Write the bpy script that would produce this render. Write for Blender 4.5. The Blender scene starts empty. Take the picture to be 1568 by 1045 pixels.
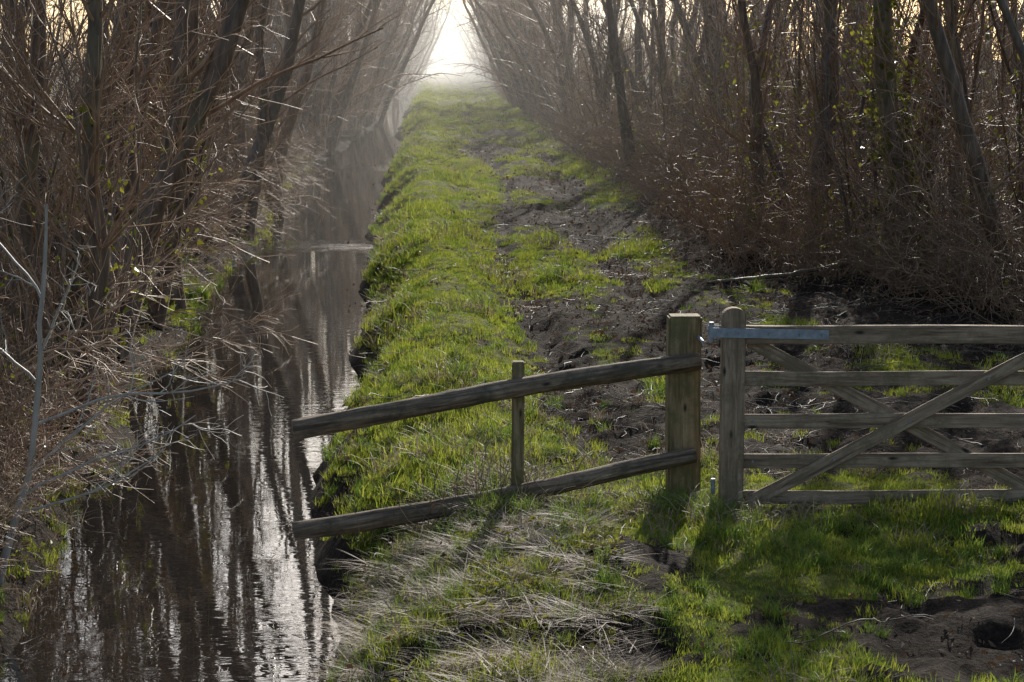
import bpy, bmesh, math, random
import numpy as np
from mathutils import Vector, Matrix, Euler
rng=np.random.default_rng(7); random.seed(7)
scene=bpy.context.scene
COL=scene.collection

# ---------------- noise ----------------
def _h(i,j,s):
    n=(i.astype(np.int64)*374761393+j.astype(np.int64)*668265263+s*1442695041)&0xffffffff
    n=((n^(n>>13))*1274126177)&0xffffffff
    n=n^(n>>16)
    return (n&0xffff)/65535.0
def vn(x,y,s=0):
    x=np.asarray(x,float);y=np.asarray(y,float)
    i=np.floor(x);j=np.floor(y);u=x-i;v=y-j
    u=u*u*(3-2*u);v=v*v*(3-2*v);i=i.astype(np.int64);j=j.astype(np.int64)
    return ((_h(i,j,s)*(1-u)+_h(i+1,j,s)*u)*(1-v)+(_h(i,j+1,s)*(1-u)+_h(i+1,j+1,s)*u)*v)*2-1
def fbm(x,y,s=0,o=4):
    r=0;a=1;t=0
    for k in range(o):
        r=r+a*vn(x*2**k+k*17.3,y*2**k-k*9.1,s+k);t+=a;a*=.5
    return r/t
def ss(t): t=np.clip(t,0,1);return t*t*(3-2*t)

# ---------------- terrain ----------------
WZ=-0.7
def XE(Y):
    b=np.interp(Y,[5,8,11,12.5,14.5,16.3,22.6,37,65,115,170,185],[-.6,-.65,-.72,-.85,-.95,-1.08,-1.06,-1.5,-1.95,-2.46,-3.0,-3.6])
    return b+vn(Y*.42,0*Y,3)*.2+vn(Y*2.3,0*Y,5)*.05+vn(Y*.11,0*Y+4,6)*.4*ss((Y-30)/40)
def XL(Y):
    b=np.interp(Y,[5,11,17.3,26.4,34,37,41,60,71,80,95,168,185],[-2.75,-2.8,-3.0,-3.6,-3.7,-3.3,-4.0,-4.7,-4.8,-4.3,-3.9,-4.5,-4.2])
    return b+vn(Y*.5,0*Y+9,3)*.25+vn(Y*1.9,0*Y,8)*.1
def XR(Y):
    return np.interp(Y,[10,18,22,25.6,28,41,61,110,200,400],[8,6.6,5.6,4.3,3.9,4.1,3.8,3.9,4.0,4.2])
BL=[(3.8,15.6,1.9,2.6,1.15),(5.2,22.5,2.4,4.8,1.2),(2.4,36,1.4,3.4,1.3),(1.5,21,.8,3.0,.8),(2.7,27,.9,3,.7),(1.0,10.7,.42,.55,1.3),
    (.95,9.4,.4,.45,1.2),(2.9,9.7,1.0,.85,1.7),(2.2,46,1.0,3,1.2),(1.2,60,1.0,5,1.0),(1.9,14.6,1.0,.8,.9),(4.0,30,.7,9,1.1),(1.3,17.5,.5,1.2,.8),(2.3,12.0,.5,.4,.6),(0.1,9.7,.6,.8,1.0),(.5,11.6,.6,.5,.95),(2.0,75,1.2,4,1.0),(3.2,19,1.0,1.6,.8),(2.0,10.2,.4,.3,.7),(3.3,11.6,.5,.4,.8)]
def MUD(x,Y):
    m=0*x
    for a,b,c,d,k in BL:
        m=np.maximum(m,k*np.exp(-(((x-a)/c)**2+((Y-b)/d)**2)))
    trk=np.exp(-((x-1.05-.25*np.sin(Y*.17))/.28)**2)*.55+np.exp(-((x-2.5-.25*np.sin(Y*.13+1))/.38)**2)*.6
    m=m+trk*ss((Y-13)/4)+fbm(x*.8,Y*.3,21)*.62+fbm(x*4,Y*3,31,3)*.55
    d=x-XE(Y)
    m=m-.32*np.exp(-((d-1.1)/.45)**2)*ss((Y-14)/4)
    m=np.where(d<.45,np.maximum(m,1.0-d*1.6),m)
    m=m+ss((x-XR(Y)+.5)/.6)*.8
    m=np.where(x<XL(Y),.75+fbm(x,Y,5)*.4,m)
    return np.clip((m-.18)/.5,0,1)
def H(x,Y):
    x=np.asarray(x,float);Y=np.asarray(Y,float)
    xe=XE(Y);xl=XL(Y)
    d=x-xe
    w=np.interp(Y,[8,12,15,20,60],[1.15,1.05,.85,.85,1.1])
    t=np.clip(d/w,0,1)
    land=WZ+.7*(1-(1-t)**1.7)
    land=land+.2*np.exp(-((d-1.1)/.45)**2)*ss((Y-13)/4)
    land=land-(.08*np.exp(-((x-1.05-.25*np.sin(Y*.17))/.25)**2)+.09*np.exp(-((x-2.5-.25*np.sin(Y*.13+1))/.3)**2))*ss((Y-13)/4)
    land=land+.20*np.exp(-(((x-.95)/.55)**2+((Y-10.9)/.9)**2))
    mud=MUD(x,Y)
    rough=fbm(x*1.1,Y*.8,41)*.12+fbm(x*4,Y*4,43,3)*(.03+.07*mud)
    rough=rough+vn(x*.45,Y*.4,47)*.14*ss((Y-16)/6)
    land=land+rough*ss(d/.35)
    land=land-.11*np.exp(-(((x-2.8)/.5)**2+((Y-9.5)/.4)**2))
    dl=xl-x
    left=WZ+.42*(1-(1-np.clip(dl/.9,0,1))**2)+.25*ss(dl/4)+fbm(x*1.2,Y*1.2,51)*.1*ss(dl/.4)
    mid=WZ-.6*np.clip(np.minimum(x-xl,xe-x)/.35,0,1)
    z=np.where(d>0,land,np.where(dl>0,left,mid))
    z=np.where(Y>184,np.maximum(z,fbm(x,Y,41)*.07-.05),z)
    return z

def add_obj(name,me,parent=None,coll=None):
    o=bpy.data.objects.new(name,me)
    (coll or COL).objects.link(o)
    if parent: o.parent=parent
    return o
def mesh_np(name,V,F,mat=None,smooth=False,mi=None):
    me=bpy.data.meshes.new(name)
    if not isinstance(F,list):F=[F]
    F=[f for f in F if len(f)]
    me.vertices.add(len(V));me.vertices.foreach_set('co',np.asarray(V,np.float32).ravel())
    tot=sum(f.size for f in F);nf=sum(len(f) for f in F)
    me.loops.add(tot);me.polygons.add(nf)
    me.loops.foreach_set('vertex_index',np.concatenate([f.ravel() for f in F]).astype(np.int32))
    ls=[];c=0
    for f in F:
        k=f.shape[1];ls.append(c+np.arange(len(f))*k);c+=f.size
    me.polygons.foreach_set('loop_start',np.concatenate(ls).astype(np.int32))
    if mi is not None: me.polygons.foreach_set('material_index',np.asarray(mi,np.int32))
    me.polygons.foreach_set('use_smooth',np.full(nf,smooth))
    me.update(calc_edges=True)
    if mat:
        for m in (mat if isinstance(mat,(list,tuple)) else [mat]): me.materials.append(m)
    return me

# ---------------- materials ----------------
def newmat(name):
    m=bpy.data.materials.new(name);m.use_nodes=True
    nt=m.node_tree
    for n in list(nt.nodes): nt.nodes.remove(n)
    out=nt.nodes.new('ShaderNodeOutputMaterial')
    return m,nt,out
def N(nt,t,**k):
    n=nt.nodes.new(t)
    for a,b in k.items():
        if a in n.inputs.keys(): n.inputs[a].default_value=b
        else: setattr(n,a,b)
    return n
def ramp(nt,fac,stops):
    r=nt.nodes.new('ShaderNodeValToRGB');e=r.color_ramp.elements
    while len(e)<len(stops): e.new(.5)
    for k,(p,c) in enumerate(stops):
        e[k].position=p;e[k].color=(*c,1) if len(c)==3 else c
    nt.links.new(fac,r.inputs[0]);return r.outputs[0]
def mix(nt,f,a,b):
    m=nt.nodes.new('ShaderNodeMix');m.data_type='RGBA'
    for s,v in ((m.inputs[0],f),(m.inputs[6],a),(m.inputs[7],b)):
        if hasattr(v,'is_output'): nt.links.new(v,s)
        elif isinstance(v,(int,float)): s.default_value=v
        else: s.default_value=(*v,1)
    return m.outputs[2]
def leafy(name,c1,c2,c3,trans=.5,rough=.5,nscale=1.5):
    m,nt,out=newmat(name);L=nt.links
    oi=N(nt,'ShaderNodeObjectInfo');geo=N(nt,'ShaderNodeNewGeometry')
    ns=N(nt,'ShaderNodeTexNoise',Scale=nscale);L.new(geo.outputs['Position'],ns.inputs['Vector'])
    ad=N(nt,'ShaderNodeMath',operation='ADD');L.new(oi.outputs['Random'],ad.inputs[0]);L.new(geo.outputs['Random Per Island'],ad.inputs[1])
    md=N(nt,'ShaderNodeMath',operation='FRACT');L.new(ad.outputs[0],md.inputs[0])
    a=ramp(nt,md.outputs[0],[(0,c1),(.6,c2),(1,c3)])
    b=ramp(nt,ns.outputs[0],[(.35,c1),(.65,c2)])
    c=mix(nt,.4,a,b)
    p=N(nt,'ShaderNodeBsdfPrincipled',Roughness=rough);p.inputs['Specular IOR Level'].default_value=.35
    L.new(c,p.inputs['Base Color'])
    t=N(nt,'ShaderNodeBsdfTranslucent');L.new(c,t.inputs['Color'])
    mx=N(nt,'ShaderNodeMixShader');mx.inputs[0].default_value=trans
    L.new(p.outputs[0],mx.inputs[1]);L.new(t.outputs[0],mx.inputs[2]);L.new(mx.outputs[0],out.inputs[0])
    return m
M_grass=leafy('grass_blade',(.14,.18,.022),(.32,.36,.04),(.46,.42,.10),.65,.45)
M_lush=leafy('lush_grass_blade',(.07,.13,.022),(.18,.26,.035),(.30,.32,.06),.62,.4)
M_straw=leafy('dry_straw',(.13,.09,.058),(.42,.32,.22),(.08,.055,.038),.3,.6)
M_leaf=leafy('bramble_leaf',(.08,.10,.014),(.19,.19,.025),(.38,.32,.05),.6,.3)
M_dead=leafy('dead_leaf',(.10,.05,.025),(.17,.10,.05),(.07,.04,.025),.2,.6)

def bark(name,c1,c2,c3,bump=.4,sc=(14,14,3),moss=False):
    m,nt,out=newmat(name);L=nt.links
    tc=N(nt,'ShaderNodeTexCoord');mp=N(nt,'ShaderNodeMapping');mp.inputs['Scale'].default_value=sc
    L.new(tc.outputs['Object'],mp.inputs[0])
    ns=N(nt,'ShaderNodeTexNoise',Scale=1.0,Detail=4.0,Roughness=.65);L.new(mp.outputs[0],ns.inputs['Vector'])
    oi=N(nt,'ShaderNodeObjectInfo')
    a=ramp(nt,ns.outputs[0],[(.3,c1),(.55,c2),(.8,c3)])
    if moss:
        n2=N(nt,'ShaderNodeTexNoise',Scale=1.3,Detail=3.0);L.new(tc.outputs['Object'],n2.inputs['Vector'])
        g=ramp(nt,n2.outputs[0],[(.54,(0,0,0)),(.7,(.5,.5,.5))]);a=mix(nt,g,a,(.11,.11,.035))
    hv=N(nt,'ShaderNodeHueSaturation');L.new(a,hv.inputs['Color'])
    mr=N(nt,'ShaderNodeMapRange');mr.inputs[3].default_value=.6;mr.inputs[4].default_value=1.3
    L.new(oi.outputs['Random'],mr.inputs[0]);L.new(mr.outputs[0],hv.inputs['Value'])
    p=N(nt,'ShaderNodeBsdfPrincipled',Roughness=.5);L.new(hv.outputs[0],p.inputs['Base Color'])
    p.inputs['Specular IOR Level'].default_value=.5
    if bump:
        b=N(nt,'ShaderNodeBump',Strength=bump,Distance=.02);L.new(ns.outputs[0],b.inputs['Height']);L.new(b.outputs[0],p.inputs['Normal'])
    L.new(p.outputs[0],out.inputs[0]);return m
M_bark=bark('tree_bark',(.06,.038,.024),(.16,.105,.066),(.33,.235,.155),.8,moss=True)
M_twig=bark('twig_bark',(.17,.092,.05),(.34,.21,.12),(.52,.36,.23),0,(5,5,5))
M_pale=bark('pale_bark',(.2,.17,.13),(.34,.30,.25),(.45,.41,.35),.2)
M_litter=bark('fallen_twig',(.05,.033,.022),(.10,.07,.048),(.18,.13,.09),0)

def ground_mat():
    m,nt,out=newmat('bank_soil_and_turf');L=nt.links
    geo=N(nt,'ShaderNodeNewGeometry');at=N(nt,'ShaderNodeAttribute');at.attribute_name='mud'
    n1=N(nt,'ShaderNodeTexNoise',Scale=3.0,Detail=6.0,Roughness=.7);L.new(geo.outputs['Position'],n1.inputs['Vector'])
    n2=N(nt,'ShaderNodeTexNoise',Scale=22.0,Detail=5.0,Roughness=.7);L.new(geo.outputs['Position'],n2.inputs['Vector'])
    gr=ramp(nt,n2.outputs[0],[(.3,(.06,.075,.015)),(.5,(.13,.145,.025)),(.7,(.20,.17,.05))])
    md=ramp(nt,n2.outputs[0],[(.3,(.009,.006,.004)),(.5,(.030,.020,.013)),(.72,(.085,.056,.037))])
    ml=N(nt,'ShaderNodeMath',operation='MULTIPLY_ADD');L.new(n1.outputs[0],ml.inputs[0]);ml.inputs[1].default_value=.8
    L.new(at.outputs['Fac'],ml.inputs[2])
    f=ramp(nt,ml.outputs[0],[(.5,(0,0,0)),(.78,(1,1,1))])
    c=mix(nt,f,gr,md)
    p=N(nt,'ShaderNodeBsdfPrincipled',Roughness=.9);L.new(c,p.inputs['Base Color'])
    p.inputs['Specular IOR Level'].default_value=.12
    b=N(nt,'ShaderNodeBump',Strength=1.0,Distance=.07);L.new(n2.outputs[0],b.inputs['Height']);L.new(b.outputs[0],p.inputs['Normal'])
    L.new(p.outputs[0],out.inputs[0]);return m
M_ground=ground_mat()

def water_mat():
    m,nt,out=newmat('ditch_water');L=nt.links
    geo=N(nt,'ShaderNodeNewGeometry')
    mp=N(nt,'ShaderNodeMapping');mp.inputs['Scale'].default_value=(1.2,4,1);L.new(geo.outputs['Position'],mp.inputs[0])
    n1=N(nt,'ShaderNodeTexNoise',Scale=1.6,Detail=3.0,Roughness=.55,Distortion=.6);L.new(mp.outputs[0],n1.inputs['Vector'])
    n2=N(nt,'ShaderNodeTexNoise',Scale=.35,Detail=2.0);L.new(geo.outputs['Position'],n2.inputs['Vector'])
    mu=N(nt,'ShaderNodeMath',operation='MULTIPLY');L.new(n1.outputs[0],mu.inputs[0])
    rr=ramp(nt,n2.outputs[0],[(.4,(.25,.25,.25)),(.65,(.9,.9,.9))])
    sp=N(nt,'ShaderNodeSeparateXYZ');L.new(geo.outputs['Position'],sp.inputs[0])
    nz=N(nt,'ShaderNodeTexNoise',Scale=1.4,Detail=3.0);L.new(geo.outputs['Position'],nz.inputs['Vector'])
    acc=rr
    for yc,wd in ((38.0,1.3),(65.0,2.2)):
        d=N(nt,'ShaderNodeMath',operation='SUBTRACT');L.new(sp.outputs[1],d.inputs[0]);d.inputs[1].default_value=yc
        d2=N(nt,'ShaderNodeMath',operation='MULTIPLY_ADD');L.new(nz.outputs[0],d2.inputs[0]);d2.inputs[1].default_value=wd*2;L.new(d.outputs[0],d2.inputs[2])
        d3=N(nt,'ShaderNodeMath',operation='SUBTRACT');L.new(d2.outputs[0],d3.inputs[0]);d3.inputs[1].default_value=wd
        a=N(nt,'ShaderNodeMath',operation='ABSOLUTE');L.new(d3.outputs[0],a.inputs[0])
        mr=N(nt,'ShaderNodeMapRange');L.new(a.outputs[0],mr.inputs[0]);mr.inputs[1].default_value=wd*.9;mr.inputs[2].default_value=wd*.1;mr.inputs[3].default_value=0;mr.inputs[4].default_value=14
        s=N(nt,'ShaderNodeMath',operation='ADD');L.new(acc,s.inputs[0]);L.new(mr.outputs[0],s.inputs[1]);acc=s.outputs[0]
    L.new(acc,mu.inputs[1])
    b=N(nt,'ShaderNodeBump',Strength=.12,Distance=.02);L.new(mu.outputs[0],b.inputs['Height'])
    p=N(nt,'ShaderNodeBsdfPrincipled',Roughness=.012,IOR=2.4)
    p.inputs['Base Color'].default_value=(.012,.010,.008,1);p.inputs['Specular IOR Level'].default_value=1.0
    L.new(b.outputs[0],p.inputs['Normal']);L.new(p.outputs[0],out.inputs[0]);return m
M_water=water_mat()

def wood_mat(name,c1,c2,c3,alg):
    m,nt,out=newmat(name);L=nt.links
    tc=N(nt,'ShaderNodeTexCoord');oi=N(nt,'ShaderNodeObjectInfo')
    of=N(nt,'ShaderNodeVectorMath',operation='ADD');L.new(tc.outputs['Object'],of.inputs[0]);L.new(oi.outputs['Random'],of.inputs[1])
    mp=N(nt,'ShaderNodeMapping');mp.inputs['Scale'].default_value=(2.5,38,38)
    L.new(of.outputs[0],mp.inputs[0])
    ns=N(nt,'ShaderNodeTexNoise',Scale=1.0,Detail=8.0,Roughness=.7,Distortion=.4);L.new(mp.outputs[0],ns.inputs['Vector'])
    n2=N(nt,'ShaderNodeTexNoise',Scale=6.0,Detail=5.0,Roughness=.7);L.new(of.outputs[0],n2.inputs['Vector'])
    mp3=N(nt,'ShaderNodeMapping');mp3.inputs['Scale'].default_value=(6,16,16);L.new(of.outputs[0],mp3.inputs[0])
    vo=N(nt,'ShaderNodeTexVoronoi',Scale=.55);L.new(mp3.outputs[0],vo.inputs['Vector'])
    a=ramp(nt,ns.outputs[0],[(.34,c1),(.5,c2),(.68,c3)])
    g=ramp(nt,n2.outputs[0],[(.45,(0,0,0)),(.62,(.85,.85,.85))])
    c=mix(nt,g,a,alg)
    kn=ramp(nt,vo.outputs['Distance'],[(.05,(1,1,1)),(.14,(0,0,0))])
    c=mix(nt,kn,c,(.03,.022,.016))
    p=N(nt,'ShaderNodeBsdfPrincipled',Roughness=.75);L.new(c,p.inputs['Base Color']);p.inputs['Specular IOR Level'].default_value=.3
    b=N(nt,'ShaderNodeBump',Strength=1.0,Distance=.012);L.new(ns.outputs[0],b.inputs['Height']);L.new(b.outputs[0],p.inputs['Normal'])
    L.new(p.outputs[0],out.inputs[0]);return m
M_gate=wood_mat('gate_weathered_wood',(.11,.068,.042),(.33,.225,.145),(.50,.37,.25),(.19,.135,.08))
M_post=wood_mat('post_mossy_wood',(.08,.055,.026),(.25,.18,.09),(.39,.29,.165),(.13,.12,.048))
M_rail=wood_mat('rail_weathered_wood',(.035,.023,.016),(.20,.135,.085),(.42,.31,.21),(.085,.068,.042))
m,nt,out=newmat('galvanised_steel')
tc=N(nt,'ShaderNodeTexCoord');ns=N(nt,'ShaderNodeTexNoise',Scale=25.0,Detail=5.0);nt.links.new(tc.outputs['Object'],ns.inputs['Vector'])
p=N(nt,'ShaderNodeBsdfPrincipled',Metallic=.5,Roughness=.55)
nt.links.new(ramp(nt,ns.outputs[0],[(.3,(.22,.24,.27)),(.7,(.36,.39,.43))]),p.inputs['Base Color']);nt.links.new(p.outputs[0],out.inputs[0])
M_steel=m

# ---------------- ground + water ----------------
xs=np.concatenate([[-600,-300,-150,-80,-50,-35,-25,-18,-13,-10,-8.2],np.arange(-7,-3.2,.14),np.arange(-3.2,6.4,.055),np.arange(6.5,9,.25),[10,12,15,20,30,50,80,150,300,600]])
ys=[ -80,-30,-5,3,6,7.5];y=8.2
while y<230:
    ys.append(y);y+= .055 if y<18 else .055+(y-18)*.011
ys=np.array(ys+[240,260,290,320,360,420,500,700,1500])
X,Y=np.meshgrid(xs,ys);Z=H(X,Y)
V=np.stack([X,Y,Z],-1).reshape(-1,3);nx=len(xs);ny=len(ys)
I=(np.arange(ny-1)[:,None]*nx+np.arange(nx-1)[None,:]).ravel()
Fq=np.stack([I,I+1,I+nx+1,I+nx],-1)
me=mesh_np('ground',V,Fq,M_ground,True)
at=me.attributes.new('mud','FLOAT','POINT');at.data.foreach_set('value',MUD(X,Y).ravel().astype(np.float32))
add_obj('ground',me)
yy=np.concatenate([[3,6],np.arange(8,190,.5)])
V=[];
for k in yy: V+= [(-7.5,k,WZ),(1.2,k,WZ)]
n=len(yy);F=np.array([(2*i,2*i+1,2*i+3,2*i+2) for i in range(n-1)])
add_obj('water',mesh_np('water',np.array(V,float),F,M_water))

# ---------------- tubes ----------------
class Tubes:
    def __init__(s): s.g={}
    def add(s,pts,rad,sides,mi=0):
        s.g.setdefault((len(pts),sides,mi),[]).append((pts,rad))
    def mesh(s,name,mats,leaf=None):
        Vs=[];Fs=[];MI=[];off=0
        for (n,k,mi),L in s.g.items():
            Pp=np.array([a for a,_ in L],float);R=np.array([b for _,b in L],float)
            m=len(L);D=Pp[:,-1]-Pp[:,0];D/=np.linalg.norm(D,axis=1,keepdims=True)+1e-9
            ref=np.where(np.abs(D[:,2:3])>.8,np.array([[1.,0,0]]),np.array([[0,0,1.]]))
            U=np.cross(D,ref);U/=np.linalg.norm(U,axis=1,keepdims=True);W=np.cross(D,U)
            a=np.arange(k)*2*math.pi/k
            ring=np.cos(a)[None,:,None]*U[:,None]+np.sin(a)[None,:,None]*W[:,None]
            P4=Pp[:,:,None,:]+ring[:,None]*R[:,:,None,None]
            if k>=6:
                q=P4.reshape(-1,3);nn=vn(q[:,0]*9+q[:,1]*5,q[:,2]*4+q[:,1]*7,77)
                P4=P4+ (ring[:,None]*R[:,:,None,None])*(nn.reshape(m,n,k)[...,None]*.25)
            Vs.append(P4.reshape(-1,3))
            b=off+np.arange(m)[:,None,None]*(n*k)+np.arange(n-1)[None,:,None]*k
            j=np.arange(k)[None,None,:];j2=(j+1)%k
            f=np.stack([b+j,b+j2,b+k+j2,b+k+j],-1).reshape(-1,4)
            Fs.append(f);MI.append(np.full(len(f),mi));off+=m*n*k
        if leaf is not None and len(leaf[0]):
            Vs.append(leaf[0]);Fs.append(leaf[1]+off);MI.append(np.full(len(leaf[1]),leaf[2]))
        return mesh_np(name,np.concatenate(Vs),Fs,mats,True,np.concatenate(MI))
def unit(v): return v/(np.linalg.norm(v)+1e-9)
def grow(T,r,pos,d,L,rad,lv,S,tips):
    n=S['n'][lv];P=[pos.copy()];R=[rad];st=L/n;p=pos.copy();d=d.copy()
    wob=S['wob'][lv];up=S['up'][lv];tp=S['tap'][lv]
    ds=[]
    rn=r.normal(size=(n,3))*wob
    for i in range(n):
        d=unit(d+rn[i]+np.array([0,0,up]));ds.append(d)
        p=p+d*st;P.append(p);R.append(max(rad*(1-(1-tp)*(i+1)/n),S['rmin']))
    T.add(P,R,S['k'][lv],S['m'][lv])
    if lv+1<len(S['n']):
        c=S['c'][lv];c=int(c*(.7+.6*r.random()))
        for q in range(c):
            t=S['t0'][lv]+(1-S['t0'][lv])*r.random();f=t*n;i=min(int(f),n-1);u=f-i
            q0=P[i]*(1-u)+P[i+1]*u
            a=r.normal(size=3);a=unit(a-ds[i]*np.dot(a,ds[i]));an=S['ang'][lv]*(.7+.6*r.random())
            dd=unit(ds[i]*math.cos(an)+a*math.sin(an))
            grow(T,r,q0,dd,S['len'][lv]*(.5+r.random())*(1-.45*t),max(min(R[i]*.7,S['r'][lv]*(.6+.8*r.random())),S['rmin']),lv+1,S,tips)
    else: tips.append((P[-1],d))
def leaves(cs,size,r,spread=.08,n=3):
    cs=np.repeat(np.array(cs),n,0);m=len(cs)
    if m==0:return None
    c=cs+r.normal(size=(m,3))*spread
    a=r.normal(size=(m,3));a/=np.linalg.norm(a,axis=1,keepdims=True)
    b=np.cross(a,r.normal(size=(m,3)));b/=np.linalg.norm(b,axis=1,keepdims=True)
    s=size*(.6+.8*r.random((m,1)))
    nrm=np.cross(a,b)
    v=np.stack([c-a*s,c+b*s*.55+nrm*s*.2,c+a*s,c-b*s*.55+nrm*s*.2],1).reshape(-1,3)
    f=np.arange(m*4).reshape(m,4)
    return v,f
SP_TREE=dict(n=[16,6,3],wob=[.11,.2,.22],up=[.10,.09,.04],tap=[.3,.3,.4],k=[8,4,3],m=[0,1,1],c=[16,7],t0=[.08,.15],ang=[.75,.7],len=[2.2,.8],r=[.026,.008],rmin=.004)
SP_POLE=dict(n=[10,4,2],wob=[.10,.17,.2],up=[.07,.08,.05],tap=[.3,.3,.5],k=[5,3,3],m=[0,1,1],c=[11,4],t0=[.08,.15],ang=[.6,.7],len=[1.2,.5],r=[.011,.006],rmin=.004)
SP_SHR=dict(n=[7,4,2],wob=[.18,.22,.25],up=[-.05,.0,0],tap=[.35,.4,.5],k=[3,3,3],m=[1,1,1],c=[8,3],t0=[.1,.15],ang=[.8,.8],len=[.8,.33],r=[.007,.005],rmin=.0035)
def make_tree(seed,stems,hmin,hmax,r0,S,lean,base=.35,leafn=0,bias=0):
    r=np.random.default_rng(seed);T=Tubes();tips=[]
    for s in range(stems):
        a=r.random()*6.283;b=base*r.random()
        d=unit(np.array([math.cos(a)*lean*r.random()+bias,math.sin(a)*lean*r.random(),1]))
        grow(T,r,np.array([math.cos(a)*b,math.sin(a)*b,-.35]),d,hmin+(hmax-hmin)*r.random(),r0*(.5+.8*r.random()),0,S,tips)
    lf=None
    if leafn:
        tp=[t[0] for t in tips if t[0][2]<3.0];r.shuffle(tp);q=leaves(tp[:leafn],.035,r)
        if q: lf=(q[0],q[1],2)
    return T.mesh('tree_mesh_%d'%seed,[M_bark,M_twig,M_leaf],lf)
TREES=[make_tree(100+i,[2,3,2,4,3,3][i],8,11.5,.15,SP_TREE,[.35,.4,.3,.4,.35,.35][i],leafn=[0,40,0,0,50,0][i]) for i in range(6)]
SP_ARC=dict(SP_TREE);SP_ARC['up']=[.07,.05,.03];SP_ARC['wob']=[.10,.2,.22];SP_ARC['c']=[26,9];SP_ARC['len']=[2.8,1.0];SP_ARC['r']=[.03,.011]
ARCH=[make_tree(150+i,3,9,12,.13,SP_ARC,.25,bias=.05) for i in range(3)]
POLES=[make_tree(200+i,7,3.5,6.0,.032,SP_POLE,.45,.7,leafn=[10,50,0,110][i]) for i in range(4)]
def make_shrub(seed,stems,L,leafn):
    r=np.random.default_rng(seed);T=Tubes();tips=[]
    for s in range(stems):
        a=r.random()*6.283;b=.75*math.sqrt(r.random());a2=r.random()*6.283
        d=unit(np.array([math.cos(a2)*.7,math.sin(a2)*.7,.5+1.0*r.random()]))
        grow(T,r,np.array([math.cos(a)*b,math.sin(a)*b,-.15]),d,L*(.5+.9*r.random()),.010*(.6+.8*r.random()),0,SP_SHR,tips)
    lf=None
    if leafn:
        tp=[t[0] for t in tips];r.shuffle(tp);q=leaves(tp[:leafn],.032,r);lf=(q[0],q[1],2)
    return T.mesh('shrub_mesh_%d'%seed,[M_bark,M_twig,M_leaf],lf)
SHR=[make_shrub(300+i,[40,36,44,36,34][i],[1.9,2.3,1.4,2.1,1.6][i],[0,20,30,10,110][i]) for i in range(5)]

def empty(name):
    e=bpy.data.objects.new(name,None);COL.objects.link(e);return e
E_th=empty('bramble_thicket');E_dist=empty('distant_woodland')
def put(mesh,x,y,s,name,parent=None,rz=None):
    o=bpy.data.objects.new(name,mesh);COL.objects.link(o)
    o.location=(x,y,float(H(x,y))+.02);o.scale=(s,s,s*(.85+.3*rng.random()))
    o.rotation_euler=(rng.normal()*.05,rng.normal()*.05,rng.random()*6.283 if rz is None else rz)
    if parent:o.parent=parent
    return o
def R(a,b): return a+(b-a)*rng.random()
for (x,y,s) in ((-3.45,10.6,.5),(-3.3,11.8,.45),(-3.6,12.8,.6),(-4.2,13.6,.9),(-3.4,14.6,.5)):
    put(SHR[rng.integers(5)],x,y,s,'bramble',E_th)
y=14.6
while y<360:
    near=y<48
    step=1.0 if y<50 else (1.0+(y-50)*.035)
    if y>150: step+=1.5
    xl=float(XL(y))
    if y>185: xl=-4.2
    if y<200:
      for a,b in [(.2,1.1),(1.2,3.2)]:
        if rng.random()<(.75 if y<30 else .9):
            put(SHR[rng.integers(5)],xl-R(a,b)-.25,y+R(-.4,.4),R(.7,1.15)*(1 if b>1.1 else .6),'bramble',E_th)
    if rng.random()<.25: put(POLES[rng.integers(4)],xl-R(.8,3),y+R(-.4,.4),R(.7,1.0),'sapling',E_dist if not near else E_th)
    if y>20 and rng.random()<.6: put(POLES[rng.integers(4)],xl-R(4,11),y+R(-.4,.4),R(.8,1.1),'sapling',E_dist if not near else E_th)
    if rng.random()<(.28 if y<70 else .45): put(TREES[rng.integers(6)],xl-R(.4,1.9),y,R(.8,1.15),'alder_tree',None if near else E_dist)
    if rng.random()<(.10 if y<70 else .3): put(TREES[rng.integers(6)],xl-R(2.5,9),y,R(.8,1.2),'alder_tree',None if near else E_dist)
    if y>70 and rng.random()<.7: put(ARCH[rng.integers(3)],xl-R(.1,1.2)+(.6 if y>150 else 0),y,R(.8,1.1),'leaning_alder',E_dist,rz=R(-1.2,1.2))
    if y>20:
        xr=float(XR(y))
        if y<200:
          for a,b in [(.2,1.1),(1.2,3.0)]:
            if rng.random()<.92:
                put(SHR[rng.integers(5)],xr+R(a,b)+.1,y+R(-.4,.4),R(.75,1.2)*(1 if b>1.2 else .7),'bramble',E_th)
        if rng.random()<.6: put(POLES[rng.integers(4)],xr+R(1.0,5),y+R(-.4,.4),R(.8,1.2),'sapling',E_dist if not near else E_th)
        if rng.random()<.85: put(POLES[rng.integers(4)],xr+R(5,16),y+R(-.4,.4),R(.9,1.3),'sapling',E_dist if not near else E_th)
        if rng.random()<.30: put(TREES[rng.integers(6)],xr+R(1.0,3.5),y,R(.65,.95),'alder_tree',None if near else E_dist)
        if rng.random()<.25: put(TREES[rng.integers(6)],xr+R(4,11),y,R(.7,1.0),'alder_tree',None if near else E_dist)
        if y>75 and rng.random()<.7: put(ARCH[rng.integers(3)],xr+R(-.1,1.2),y,R(.8,1.1),'leaning_alder',E_dist,rz=3.14+R(-1.2,1.2))
    y+=step

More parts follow.
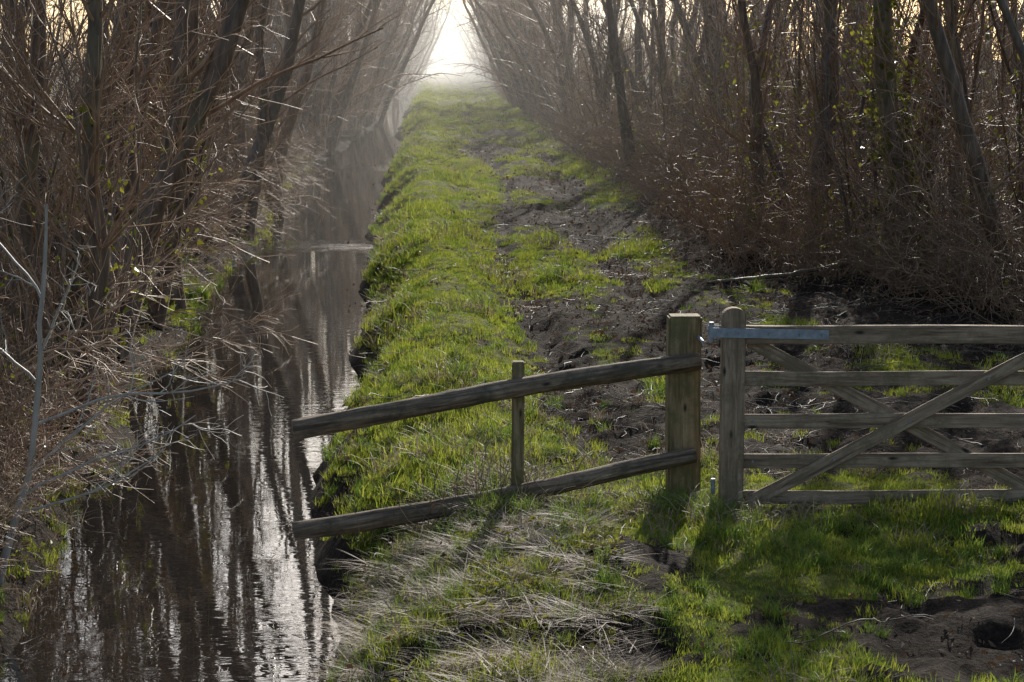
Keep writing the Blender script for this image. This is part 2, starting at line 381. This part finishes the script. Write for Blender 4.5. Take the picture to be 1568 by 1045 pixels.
# ---------------- grass protos ----------------
def blades(n,hmin,hmax,w,rad,lean,bend,seed,segs=3,flat=False):
    r=np.random.default_rng(seed)
    a=r.random(n)*6.283;b=rad*np.sqrt(r.random(n))
    base=np.stack([np.cos(a)*b,np.sin(a)*b,np.full(n,-.02 if not flat else .02)],-1)
    az=r.random(n)*6.283 if not flat else r.normal(size=n)*.8
    out=np.stack([np.cos(az),np.sin(az),0*az],-1)
    h=(hmin+(hmax-hmin)*r.random(n));ln=lean*r.random(n);bd=bend*(.3+r.random(n))
    if flat: ln=1.2+.35*r.random(n)
    fa=az+math.pi/2+r.normal(size=n)*.6
    side=np.stack([np.cos(fa),np.sin(fa),0*fa],-1)*w*(.6+.8*r.random(n))[:,None]
    V=[];p=base.copy();th=ln
    for k in range(segs+1):
        t=k/segs
        ww=(1-t**1.6)
        if k<segs: V.append(np.stack([p-side*ww,p+side*ww],1))
        else: V.append(p[:,None])
        ang=np.clip(th+bd*t,0,1.9 if not flat else 1.62)
        stp=h/segs
        p=p+(out*np.sin(ang)[:,None]+np.array([0,0,1.])*np.cos(ang)[:,None])*stp[:,None]
    Vv=np.concatenate(V,1);m=Vv.shape[1];o=np.arange(n)[:,None]*m
    q=[]
    for k in range(segs-1): q.append(o+np.array([[2*k,2*k+1,2*k+3,2*k+2]]))
    k=segs-1;tr=o+np.array([[2*k,2*k+1,2*k+2]])
    return Vv.reshape(-1,3),[np.concatenate(q),tr]
PC=bpy.data.collections.new('ground_cover_parts')
def proto(nm,V,F,mat):
    o=bpy.data.objects.new(nm,mesh_np(nm,V,F,mat));PC.objects.link(o)
protos=[('a0_short',blades(60,.02,.065,.0034,.11,.6,.7,1,2),M_grass),
 ('a1_mid',blades(50,.05,.13,.0034,.09,.6,.9,2),M_grass),
 ('a2_lush',blades(55,.11,.25,.0038,.08,.5,1.2,3),M_lush),
 ('a3_straw',blades(26,.12,.34,.0030,.12,.9,1.5,4,4),M_straw),
 ('a4_mat',blades(30,.2,.5,.0038,.16,1.5,.3,5,4,True),M_straw),
 ('a5_short',blades(60,.02,.075,.0036,.11,.7,.7,6,2),M_lush)]
for nm,(v,f),mt in protos: proto(nm,v,f,mt)
r=np.random.default_rng(9)
cs=np.concatenate([r.normal(size=(14,2))*.07,np.abs(r.normal(size=(14,1)))*.05+.02],1)
v,f=leaves(list(cs),.026,r,.02,2);proto('a6_weed',v,[f],M_leaf)
cs=np.concatenate([r.normal(size=(10,2))*.16,np.full((10,1),.012)],1)
v,f=leaves(list(cs),.022,r,.006,1);proto('a7_dead',v,[f],M_dead)
T=Tubes()
for i in range(6):
    p=np.array([r.normal()*.15,r.normal()*.15,.01]);a=r.random()*6.28;P=[p]
    for k in range(4): a+=r.normal()*.3;p=p+np.array([math.cos(a)*.07,math.sin(a)*.07,r.normal()*.01]);P.append(p)
    T.add(P,[.0038,.0035,.003,.0025,.0015],4,0)
o=bpy.data.objects.new('a8_twig',T.mesh('a8_twig',[M_litter]));PC.objects.link(o)

def gn_scatter(name,P,idx,scl,rot):
    me=bpy.data.meshes.new(name);me.vertices.add(len(P));me.vertices.foreach_set('co',P.astype(np.float32).ravel())
    for nm,ty,dat,key in (('idx','INT',idx.astype(np.int32),'value'),('scl','FLOAT',scl.astype(np.float32),'value'),('rot','FLOAT_VECTOR',rot.astype(np.float32).ravel(),'vector')):
        a=me.attributes.new(nm,ty,'POINT');a.data.foreach_set(key,dat)
    o=add_obj(name,me)
    g=bpy.data.node_groups.new(name+'_nodes','GeometryNodeTree')
    g.interface.new_socket('Geometry',in_out='INPUT',socket_type='NodeSocketGeometry');g.interface.new_socket('Geometry',in_out='OUTPUT',socket_type='NodeSocketGeometry')
    gi=g.nodes.new('NodeGroupInput');go=g.nodes.new('NodeGroupOutput')
    ip=g.nodes.new('GeometryNodeInstanceOnPoints');ci=g.nodes.new('GeometryNodeCollectionInfo')
    ci.inputs['Collection'].default_value=PC;ci.inputs['Separate Children'].default_value=True;ci.inputs['Reset Children'].default_value=True
    g.links.new(gi.outputs[0],ip.inputs['Points']);g.links.new(ci.outputs[0],ip.inputs['Instance']);ip.inputs['Pick Instance'].default_value=True
    for nm,ty,sk in (('idx','INT','Instance Index'),('scl','FLOAT','Scale'),('rot','FLOAT_VECTOR','Rotation')):
        na=g.nodes.new('GeometryNodeInputNamedAttribute');na.data_type=ty;na.inputs['Name'].default_value=nm
        ou=[s for s in na.outputs if s.enabled and s.name=='Attribute'][0]
        g.links.new(ou,ip.inputs[sk])
    g.links.new(ip.outputs[0],go.inputs[0])
    md=o.modifiers.new('scatter','NODES');md.node_group=g
    return o
def cand(n,y0,y1,x0f,x1f):
    y=rng.uniform(y0,y1,n);a=x0f(y);b=x1f(y);x=a+(b-a)*rng.random(n);return x,y
GX=[];GY=[];GI=[];GS=[]
def addp(x,y,i,s):
    GX.append(x);GY.append(y);GI.append(np.broadcast_to(i,x.shape));GS.append(s)
fe=lambda y:XE(y)+.03
for (y0,y1,n,sc) in ((8.6,13,5600,.85),(13,19,5800,1.0),(19,32,8000,1.12),(32,60,6500,1.4),(60,120,4200,1.9),(120,200,1500,2.4)):
    x,y=cand(n,y0,y1,fe,lambda y:np.minimum(XR(y)+.3,np.maximum(.32*y,3.6)))
    m=MUD(x,y);keep=rng.random(n)>m*1.1-.04
    x=x[keep];y=y[keep];m=m[keep];q=rng.random(len(x));patch=vn(x*1.3,y*.9,61)
    i=np.where(q<.5,0,np.where(q<.8,5,np.where(patch>.0,1,0)))
    i=np.where((q>.94)&(patch>.3)&(y<26),2,i)
    i=np.where((q>.965)&(patch>-.3),3,i)
    addp(x,y,i,sc*(.5+.8*rng.random(len(x)))*(1.0+.5*patch))
x,y=cand(2600,9,90,lambda y:XE(y)+.1,lambda y:XE(y)+.85);q=rng.random(2600)
keep=rng.random(2600)<np.clip(25/y,0.3,1);x=x[keep];y=y[keep];q=q[keep]
addp(x,y,np.where(q<.65,1,np.where(q<.85,2,3)),.42+.42*rng.random(len(x))+y*.007)
x,y=cand(1000,8.6,12.6,lambda y:XE(y)+.1,lambda y:.85+0*y);q=rng.random(1000)
addp(x,y,np.where(q<.5,4,np.where(q<.53,3,np.where(q<.72,1,np.where(q<.8,2,np.where(q<.9,6,0))))),.4+.45*rng.random(1000))
def clump(cx,cy,sx,sy,n,ids,s0,s1):
    x=cx+rng.normal(size=n)*sx;y=cy+rng.normal(size=n)*sy;addp(x,y,rng.choice(ids,n),rng.uniform(s0,s1,n))
clump(.25,12.75,.2,.2,60,[3,3,2,4],.8,1.4)
clump(.15,12.2,.2,.15,50,[3,2,2,4],.7,1.1)
clump(.7,12.3,.3,.2,60,[2,3,2,1],.6,1.0)
clump(1.5,12.35,.22,.2,80,[2,2,3,1],.8,1.3)
clump(2.2,11.4,.45,.4,170,[2,2,1,5],.4,.8)
clump(2.9,11.0,.4,.3,70,[2,1,1,5],.4,.8)
clump(.55,10.9,.4,.5,60,[2,1,1,6],.4,.8)
clump(-.1,10.4,.15,.15,25,[2,2,1],.5,.8)
clump(1.6,9.6,.25,.3,60,[2,2,1],.4,.7)
clump(-.35,11.6,.25,.6,60,[4,4,2,1],.5,.8)
clump(.3,15.2,.5,1.2,120,[2,1,3],.5,.9)
clump(2.2,14.6,.9,.9,80,[1,5,3],.6,1.0)
x=rng.uniform(0,1,1800);y=rng.uniform(10,70,1800);x=XL(y)-.02-x**1.5*2.2
q=rng.random(1800);addp(x,y,np.where(q<.2,3,np.where(q<.5,1,np.where(q<.8,7,8))),.6+.5*rng.random(1800)+y*.008)
clump(-3.75,28.5,.3,1.6,160,[2,1,2],.8,1.6)
clump(-3.1,14,.25,2.5,80,[2,1,6],.5,.9)
for (y0,y1,n,s) in ((8.6,16,900,.9),(16,30,1700,1.1),(30,70,1000,1.6)):
    x,y=cand(n,y0,y1,lambda y:XE(y)+.3,lambda y:XR(y)+.8);m=MUD(x,y);k=rng.random(n)<.2+.8*m;x=x[k];y=y[k]
    addp(x,y,np.where(rng.random(len(x))<.8,7,8),s*(.6+.6*rng.random(len(x))))
GX=np.concatenate(GX);GY=np.concatenate(GY);GI=np.concatenate(GI);GS=np.concatenate(GS)
P=np.stack([GX,GY,H(GX,GY)],-1);n=len(P)
rot=np.stack([rng.normal(size=n)*.12,rng.normal(size=n)*.12,rng.random(n)*6.283],-1)
gn_scatter('grass',P,GI,GS,rot)
print('tufts',n)

# ---------------- fence & gate ----------------
def box_mesh(name,L,W,Hh,mat,bev=.006,cuts=10,noise=.003,seed=0):
    bm=bmesh.new();bmesh.ops.create_cube(bm,size=1)
    bmesh.ops.scale(bm,vec=(L,W,Hh),verts=bm.verts)
    bmesh.ops.bevel(bm,geom=bm.edges[:],offset=bev,segments=2,affect='EDGES')
    ed=[e for e in bm.edges if abs(e.verts[0].co.x-e.verts[1].co.x)>L*.5]
    bmesh.ops.subdivide_edges(bm,edges=ed,cuts=cuts)
    rr=random.Random(seed);ph=rr.random()*10
    for v in bm.verts:
        v.co.z+=noise*math.sin(v.co.x*4+ph)+noise*.6*rr.uniform(-1,1)*(.4)
        v.co.y+=noise*math.sin(v.co.x*3+ph*2)
    me=bpy.data.meshes.new(name);bm.to_mesh(me);bm.free();me.materials.append(mat)
    return me
def beam(name,a,b,W,Hh,mat,parent,roll=0,**k):
    a=Vector(a);b=Vector(b);d=b-a
    me=box_mesh(name,d.length,W,Hh,mat,**k)
    o=add_obj(name,me,parent);o.location=(a+b)/2
    xa=d.normalized();ya=Vector((0,1,0));ya=(ya-xa*ya.dot(xa)).normalized();za=xa.cross(ya)
    Mx=Matrix((xa,ya,za)).transposed()
    o.rotation_euler=Mx.to_euler();return o
def log_mesh(name,L,r0,r1,mat,seed=0,flat=False,nr=60,ks=24):
    ts=np.linspace(0,1,nr);r=r0+(r1-r0)*ts
    a=np.arange(ks)*2*math.pi/ks
    Xs=(ts-.5)*L
    A,TT=np.meshgrid(a,ts)
    rr=(r[:,None])*(1+.10*vn(TT*L*2.2+np.cos(A),np.sin(A)*1.2+seed,seed)+.06*vn(TT*L*9,A*2.5,seed+3)+.06*vn(TT*L*2,A*5,seed+6))
    cy=.018*np.sin(ts*5+seed)[:,None];cz=.022*np.sin(ts*4+seed*2)[:,None]
    V=np.stack([np.broadcast_to(Xs[:,None],A.shape),np.cos(A)*rr+cy,np.sin(A)*rr+cz],-1).reshape(-1,3)
    I=(np.arange(nr-1)[:,None]*ks+np.arange(ks)[None]);J=(np.arange(nr-1)[:,None]*ks+(np.arange(ks)+1)[None]%ks)
    F=np.stack([I,J,J+ks,I+ks],-1).reshape(-1,4)
    V=np.concatenate([V,[[Xs[0]-.006,cy[0,0],cz[0,0]],[Xs[-1]+.006,cy[-1,0],cz[-1,0]]]]);c0=len(V)-2
    t1=np.array([(c0,(i+1)%ks,i) for i in range(ks)]);b=(nr-1)*ks;t2=np.array([(c0+1,b+i,b+(i+1)%ks) for i in range(ks)])
    return mesh_np(name,V,[F,t1,t2],mat,False)
def log(name,a,b,r0,r1,mat,parent,seed=0):
    a=Vector(a);b=Vector(b);d=b-a;me=log_mesh(name,d.length,r0,r1,mat,seed)
    for p in me.polygons: p.use_smooth=(len(p.vertices)==4)
    o=add_obj(name,me,parent);o.location=(a+b)/2;o.rotation_euler=d.to_track_quat('X','Z').to_euler();return o
FE=empty('wooden_rail_fence')
log('top_rail',(-.99,12.28,.585),(1.60,12.62,.965),.066,.056,M_rail,FE,3)
log('lower_rail',(-1.0,12.3,-.07),(1.58,12.62,.32),.062,.054,M_rail,FE,8)
beam('intermediate_post',(.425,12.56,-.4),(.425,12.56,.97),.075,.08,M_post,FE,seed=4)
GP=empty('gate_post')
beam('post_body',(1.515,12.78,-.5),(1.515,12.78,1.235),.17,.215,M_post,GP,bev=.012,seed=5,noise=.004)
G=empty('five_bar_gate');gy=12.5
def stile(x,name,w=.15,top=1.32):
    ks=12;bm=bmesh.new()
    prof=[(-w/2,-.02),(w/2,-.02)]
    for k in range(ks+1):
        a=math.pi*k/ks;prof.append((w/2*math.cos(a),top-.055+.055*math.sin(a)))
    vs=[bm.verts.new((-z,0-.045,xx)) for xx,z in prof]
    f=bm.faces.new(vs);r=bmesh.ops.extrude_face_region(bm,geom=[f]);bmesh.ops.translate(bm,verts=[v for v in r['geom'] if isinstance(v,bmesh.types.BMVert)],vec=(0,.09,0))
    bmesh.ops.recalc_face_normals(bm,faces=bm.faces[:])
    bmesh.ops.bevel(bm,geom=[e for e in bm.edges],offset=.006,segments=2,affect='EDGES')
    me=bpy.data.meshes.new(name);bm.to_mesh(me);bm.free();me.materials.append(M_gate)
    o=add_obj(name,me,G);o.rotation_euler=(0,math.radians(90),0);o.location=(x,gy,0);return o
stile(1.795,'hanging_stile');stile(4.75,'latch_stile',.10,1.24)
for k,(z,hh) in enumerate([(1.145,.115),(.86,.093),(.585,.093),(.325,.093),(.085,.088)]):
    beam('bar_%d'%(k+1),(1.868,gy,z),(4.70,gy,z-.01),.032 if k else .065,hh,M_gate,G,seed=20+k,cuts=14,noise=.003)
beam('brace_rising',(1.90,gy-.030,.05),(3.95,gy-.030,1.13),.026,.088,M_gate,G,seed=31)
beam('brace_falling',(1.90,gy+.030,1.10),(3.85,gy+.030,.06),.026,.088,M_gate,G,seed=32)
beam('brace_centre',(4.1,gy+.030,.05),(4.1,gy+.030,1.08),.026,.085,M_gate,G,seed=33)
beam('hinge_strap',(1.64,gy-.052,1.165),(2.40,gy-.040,1.145),.007,.062,M_steel,G,bev=.002,noise=0,cuts=1)
beam('hinge_strap_back',(1.64,gy+.052,1.165),(2.40,gy+.040,1.145),.007,.062,M_steel,G,bev=.002,noise=0,cuts=1)
def cyl(name,loc,r,dp,axis,mat,parent,seg=12):
    bm=bmesh.new();bmesh.ops.create_cone(bm,cap_ends=True,segments=seg,radius1=r,radius2=r*.9,depth=dp)
    me=bpy.data.meshes.new(name);bm.to_mesh(me);bm.free();me.materials.append(mat)
    o=add_obj(name,me,parent);o.location=loc;o.rotation_euler={'Y':(math.pi/2,0,0),'X':(0,math.pi/2,0),'Z':(0,0,0)}[axis]
for i,xx in enumerate((1.76,1.83,2.02,2.22,2.36)): cyl('bolt_%d'%i,(xx,gy-.056,1.165-.02*(xx-1.64)/.76),.011,.014,'Y',M_steel,G,8)
cyl('hinge_pin',(1.655,gy,1.16),.017,.13,'Z',M_steel,G);cyl('hinge_hook',(1.60,gy+.1,1.10),.012,.24,'Y',M_steel,G)
cyl('lower_hinge_pin',(1.68,gy,.16),.015,.1,'Z',M_steel,G)
for k,(z) in enumerate((.86,.585,.325,.085)):
    for x in (1.93,): cyl('coach_bolt_%d'%k,(x,gy-.020,z),.009,.012,'Y',M_steel,G,8)
for i,(x,z) in enumerate([(2.45,.34),(2.93,.585),(3.43,.86)]): cyl('brace_bolt_%d'%i,(x,gy-.046,z),.010,.012,'Y',M_steel,G,8)
LP=empty('latch_post')
beam('latch_post_body',(4.93,12.55,-.5),(4.93,12.55,1.25),.16,.18,M_post,LP,seed=51)

# ---------------- individual plants ----------------
T=Tubes();r=np.random.default_rng(55);tips=[]
S2=dict(n=[7,5,3],wob=[.14,.22,.24],up=[.05,.04,0],tap=[.4,.4,.5],k=[5,4,3],m=[0,0,0],c=[7,5],t0=[.15,.1],ang=[.7,.7],len=[.5,.22],r=[.007,.004],rmin=.0022)
def pl(pts,r0,r1,k=7):
    n=14;P=np.array(pts,float);t=np.linspace(0,len(P)-1,n);i=np.minimum(t.astype(int),len(P)-2);u=(t-i)[:,None]
    Q=P[i]*(1-u)+P[i+1]*u;Q[1:-1]=(Q[:-2]+2*Q[1:-1]+Q[2:])/4;Q[1:-1]+=r.normal(size=(n-2,3))*.008
    T.add(list(Q),list(np.linspace(r0,r1,n)),k,0);return Q
pl([(-3.02,13,-.6),(-2.93,13,-.2),(-2.78,13,.2),(-2.70,13,.7),(-2.68,13,1.1),(-2.66,13,1.5),(-2.62,13,1.95)],.028,.009)
for a,b,L in (((-2.86,13,0),(1,-.2,.28),1.3),((-2.73,13,.5),(1,.1,.1),1.5),((-2.70,13,.75),(-.8,.2,.6),.8),((-2.68,13,1.0),(.5,-.2,.8),.8),((-2.9,13,-.1),(1,.1,-.02),1.1),((-2.66,13,1.3),(-.4,0,1),.8),((-2.8,13,.15),(.8,.4,.7),1.2)):
    grow(T,r,np.array(a,float),unit(np.array(b,float)),L,.011,0,S2,tips)
add_obj('ash_sapling',T.mesh('ash_sapling',[M_pale]))
T=Tubes();tips=[];S3=dict(S2);S3['up']=[-.13,-.03,0];S3['len']=[.7,.3]
for q in range(36):
    y=R(14,44);x=float(XL(y))-.3
    grow(T,r,np.array([x,y,-.3+R(0,1.0)]),unit(np.array([.8+.6*r.random(),r.normal()*.5,.9])),R(.8,2.0),.010,0,S3,tips)
add_obj('overhanging_shoots',T.mesh('overhanging_shoots',[M_twig]))
T=Tubes()
for q in range(90):
    p=np.array([.2+r.normal()*.24,12.4+r.normal()*.15,-.1]);d=unit(np.array([r.normal()*.5,r.normal()*.3,1.]));P=[p]
    for k in range(6): d=unit(d+r.normal(size=3)*.2+np.array([0,0,-.12]));p=p+d*R(.07,.14);P.append(p)
    T.add(P,list(np.linspace(.0035,.0015,7)),3,0)
add_obj('dry_stalks',T.mesh('dry_stalks',[M_straw]))
def trunk(name,pts,r0,r1,mats,leafn=0,seed=1):
    global T,r;T=Tubes();r=np.random.default_rng(seed);Q=pl(pts,r0,r1,10);tips=[]
    for k in range(20):
        i=r.integers(2,14);a=r.normal(size=3);a[2]=abs(a[2])+.6
        grow(T,r,Q[i],unit(a),R(.8,2.2),.018,0,dict(SP_POLE,n=[6,5,3],k=[4,3,3],m=[1,1,1],c=[7,4]),tips)
    lf=None
    if leafn:
        c=Q[r.integers(0,9,leafn)]+r.normal(size=(leafn,3))*np.array([.17,.17,.35]);q=leaves(list(c),.045,r,.05,3);lf=(q[0],q[1],2)
    add_obj(name,T.mesh(name,mats,lf))
MM=[M_bark,M_twig,M_leaf]
trunk('ivy_clad_tree',[(5.9,25,-.1),(5.7,25,1.2),(5.5,25,2.4),(5.35,25,3.6),(5.2,25,6),(5.1,25,9)],.15,.08,MM,480,5)
trunk('leaning_alder',[(6.5,22.5,-.1),(6.2,22.5,.9),(5.9,22.5,1.9),(5.6,22.5,2.8),(5.2,22.5,4.0),(4.8,22.5,6.5),(4.6,23,9)],.12,.05,MM,0,6)
trunk('leaning_alder',[(6.7,25,-.1),(6.4,25,1.1),(6.45,25,2.2),(6.2,25,3.4),(6.1,25,7)],.10,.05,MM,0,26)
trunk('leaning_alder',[(4.9,30,-.1),(4.6,30,1.2),(4.65,30,2.4),(4.3,30,3.8),(4.2,30,7)],.10,.05,MM,60,27)
trunk('leaning_alder',[(4.3,47,-.1),(4.15,47,1.2),(3.9,47,2.6),(3.7,47,4.2),(3.4,47,7)],.16,.06,MM,40,7)
trunk('leaning_alder',[(-3.35,18,-.5),(-3.25,18,.4),(-3.12,18,1.2),(-3.25,18,2.0),(-3.1,18,3.2),(-3.2,18,7)],.10,.05,MM,20,31)
trunk('leaning_alder',[(-4.1,19.5,-.5),(-4.0,19.5,.6),(-4.15,19.5,1.6),(-3.95,19.5,2.6),(-4.0,19.5,6)],.13,.06,MM,0,32)
trunk('leaning_alder',[(-3.75,27,-.5),(-3.85,27,.8),(-3.7,27,1.9),(-3.65,27,3.2),(-3.9,27,6),(-3.8,27,10)],.15,.07,MM,30,8)
trunk('leaning_alder',[(-3.7,21,-.5),(-3.6,21,.5),(-3.85,21,1.4),(-3.6,21,2.3),(-3.7,21,3.2),(-3.5,21,7)],.12,.06,MM,30,9)
trunk('leaning_alder',[(-3.75,25,-.5),(-3.45,25,.7),(-3.35,25,1.9),(-3.15,25,3.2),(-3.0,25,6)],.12,.06,MM,90,19)
trunk('leaning_alder',[(-4.5,44,-.5),(-4.6,44,1.5),(-4.75,44,3),(-4.6,44,5),(-4.6,44,10)],.24,.12,MM,0,10)
trunk('leaning_alder',[(-4.0,46,-.6),(-4.3,46,1.0),(-4.0,46,2.2),(-3.5,46,3.4),(-3.8,46,5),(-3.3,46,10)],.21,.10,MM,0,11)
trunk('leaning_alder',[(-4.2,47,-.6),(-3.9,47,1.0),(-3.3,47,2.6),(-2.9,47,4.2),(-2.6,47,6.5)],.17,.06,MM,0,12)
trunk('ivy_clad_tree',[(-4.6,34,-.5),(-4.4,34,1.0),(-4.5,34,2.2),(-4.3,34,3.6),(-4.2,34,7)],.17,.07,MM,220,15)
T=Tubes();r=np.random.default_rng(3);pl([(3.2,24.6,.10),(3.7,24.8,.13),(4.4,25.0,.16),(5.1,25.4,.25)],.018,.035,8)
add_obj('fallen_branch',T.mesh('fallen_branch',[M_bark]))

# ---------------- mist ----------------
def mist(name,x0,x1,y0,y1,z0,z1,den,g):
    V=np.array([(x,y,z) for x in (x0,x1) for y in (y0,y1) for z in (z0,z1)],float)
    F=np.array([(0,1,3,2),(4,6,7,5),(0,4,5,1),(2,3,7,6),(0,2,6,4),(1,5,7,3)])
    m,nt,out=newmat(name);v=N(nt,'ShaderNodeVolumeScatter',Density=den,Anisotropy=g);v.inputs['Color'].default_value=(1,.97,.92,1)
    nt.links.new(v.outputs[0],out.inputs['Volume']);add_obj(name,mesh_np(name,V,F,m))
mist('mist',-28,28,30,390,-4,11,.0016,.45)
mist('mist',-26,26,150,385,-3.5,10,.006,.45)

# ---------------- light, sky, camera ----------------
EL,AZ=27,13
w=bpy.data.worlds.new('World');scene.world=w;w.use_nodes=True
nt=w.node_tree;bg=nt.nodes['Background'];sk=nt.nodes.new('ShaderNodeTexSky');sk.sky_type='NISHITA';sk.sun_disc=False
sk.sun_elevation=math.radians(EL);sk.sun_rotation=math.radians(AZ);sk.air_density=1.0;sk.dust_density=2.0;sk.ozone_density=1.2
nt.links.new(sk.outputs[0],bg.inputs[0]);bg.inputs[1].default_value=.15
ld=bpy.data.lights.new('sun','SUN');ld.energy=5;ld.angle=math.radians(.5);ld.color=(1,.95,.85)
lo=bpy.data.objects.new('sun',ld);COL.objects.link(lo)
dv=Vector((math.sin(math.radians(AZ))*math.cos(math.radians(EL)),math.cos(math.radians(AZ))*math.cos(math.radians(EL)),math.sin(math.radians(EL))))
lo.rotation_euler=dv.to_track_quat('Z','Y').to_euler();lo.location=(0,0,30)
cd=bpy.data.cameras.new('camera');cd.lens=70;cd.sensor_width=36;cd.clip_end=4000;cd.clip_start=.1
co=bpy.data.objects.new('camera',cd);COL.objects.link(co);co.location=(0,0,2.9)
co.rotation_euler=(math.radians(90-8.15),0,math.radians(-1.77));scene.camera=co
scene.view_settings.view_transform='Standard';scene.view_settings.look='None';scene.view_settings.exposure=0
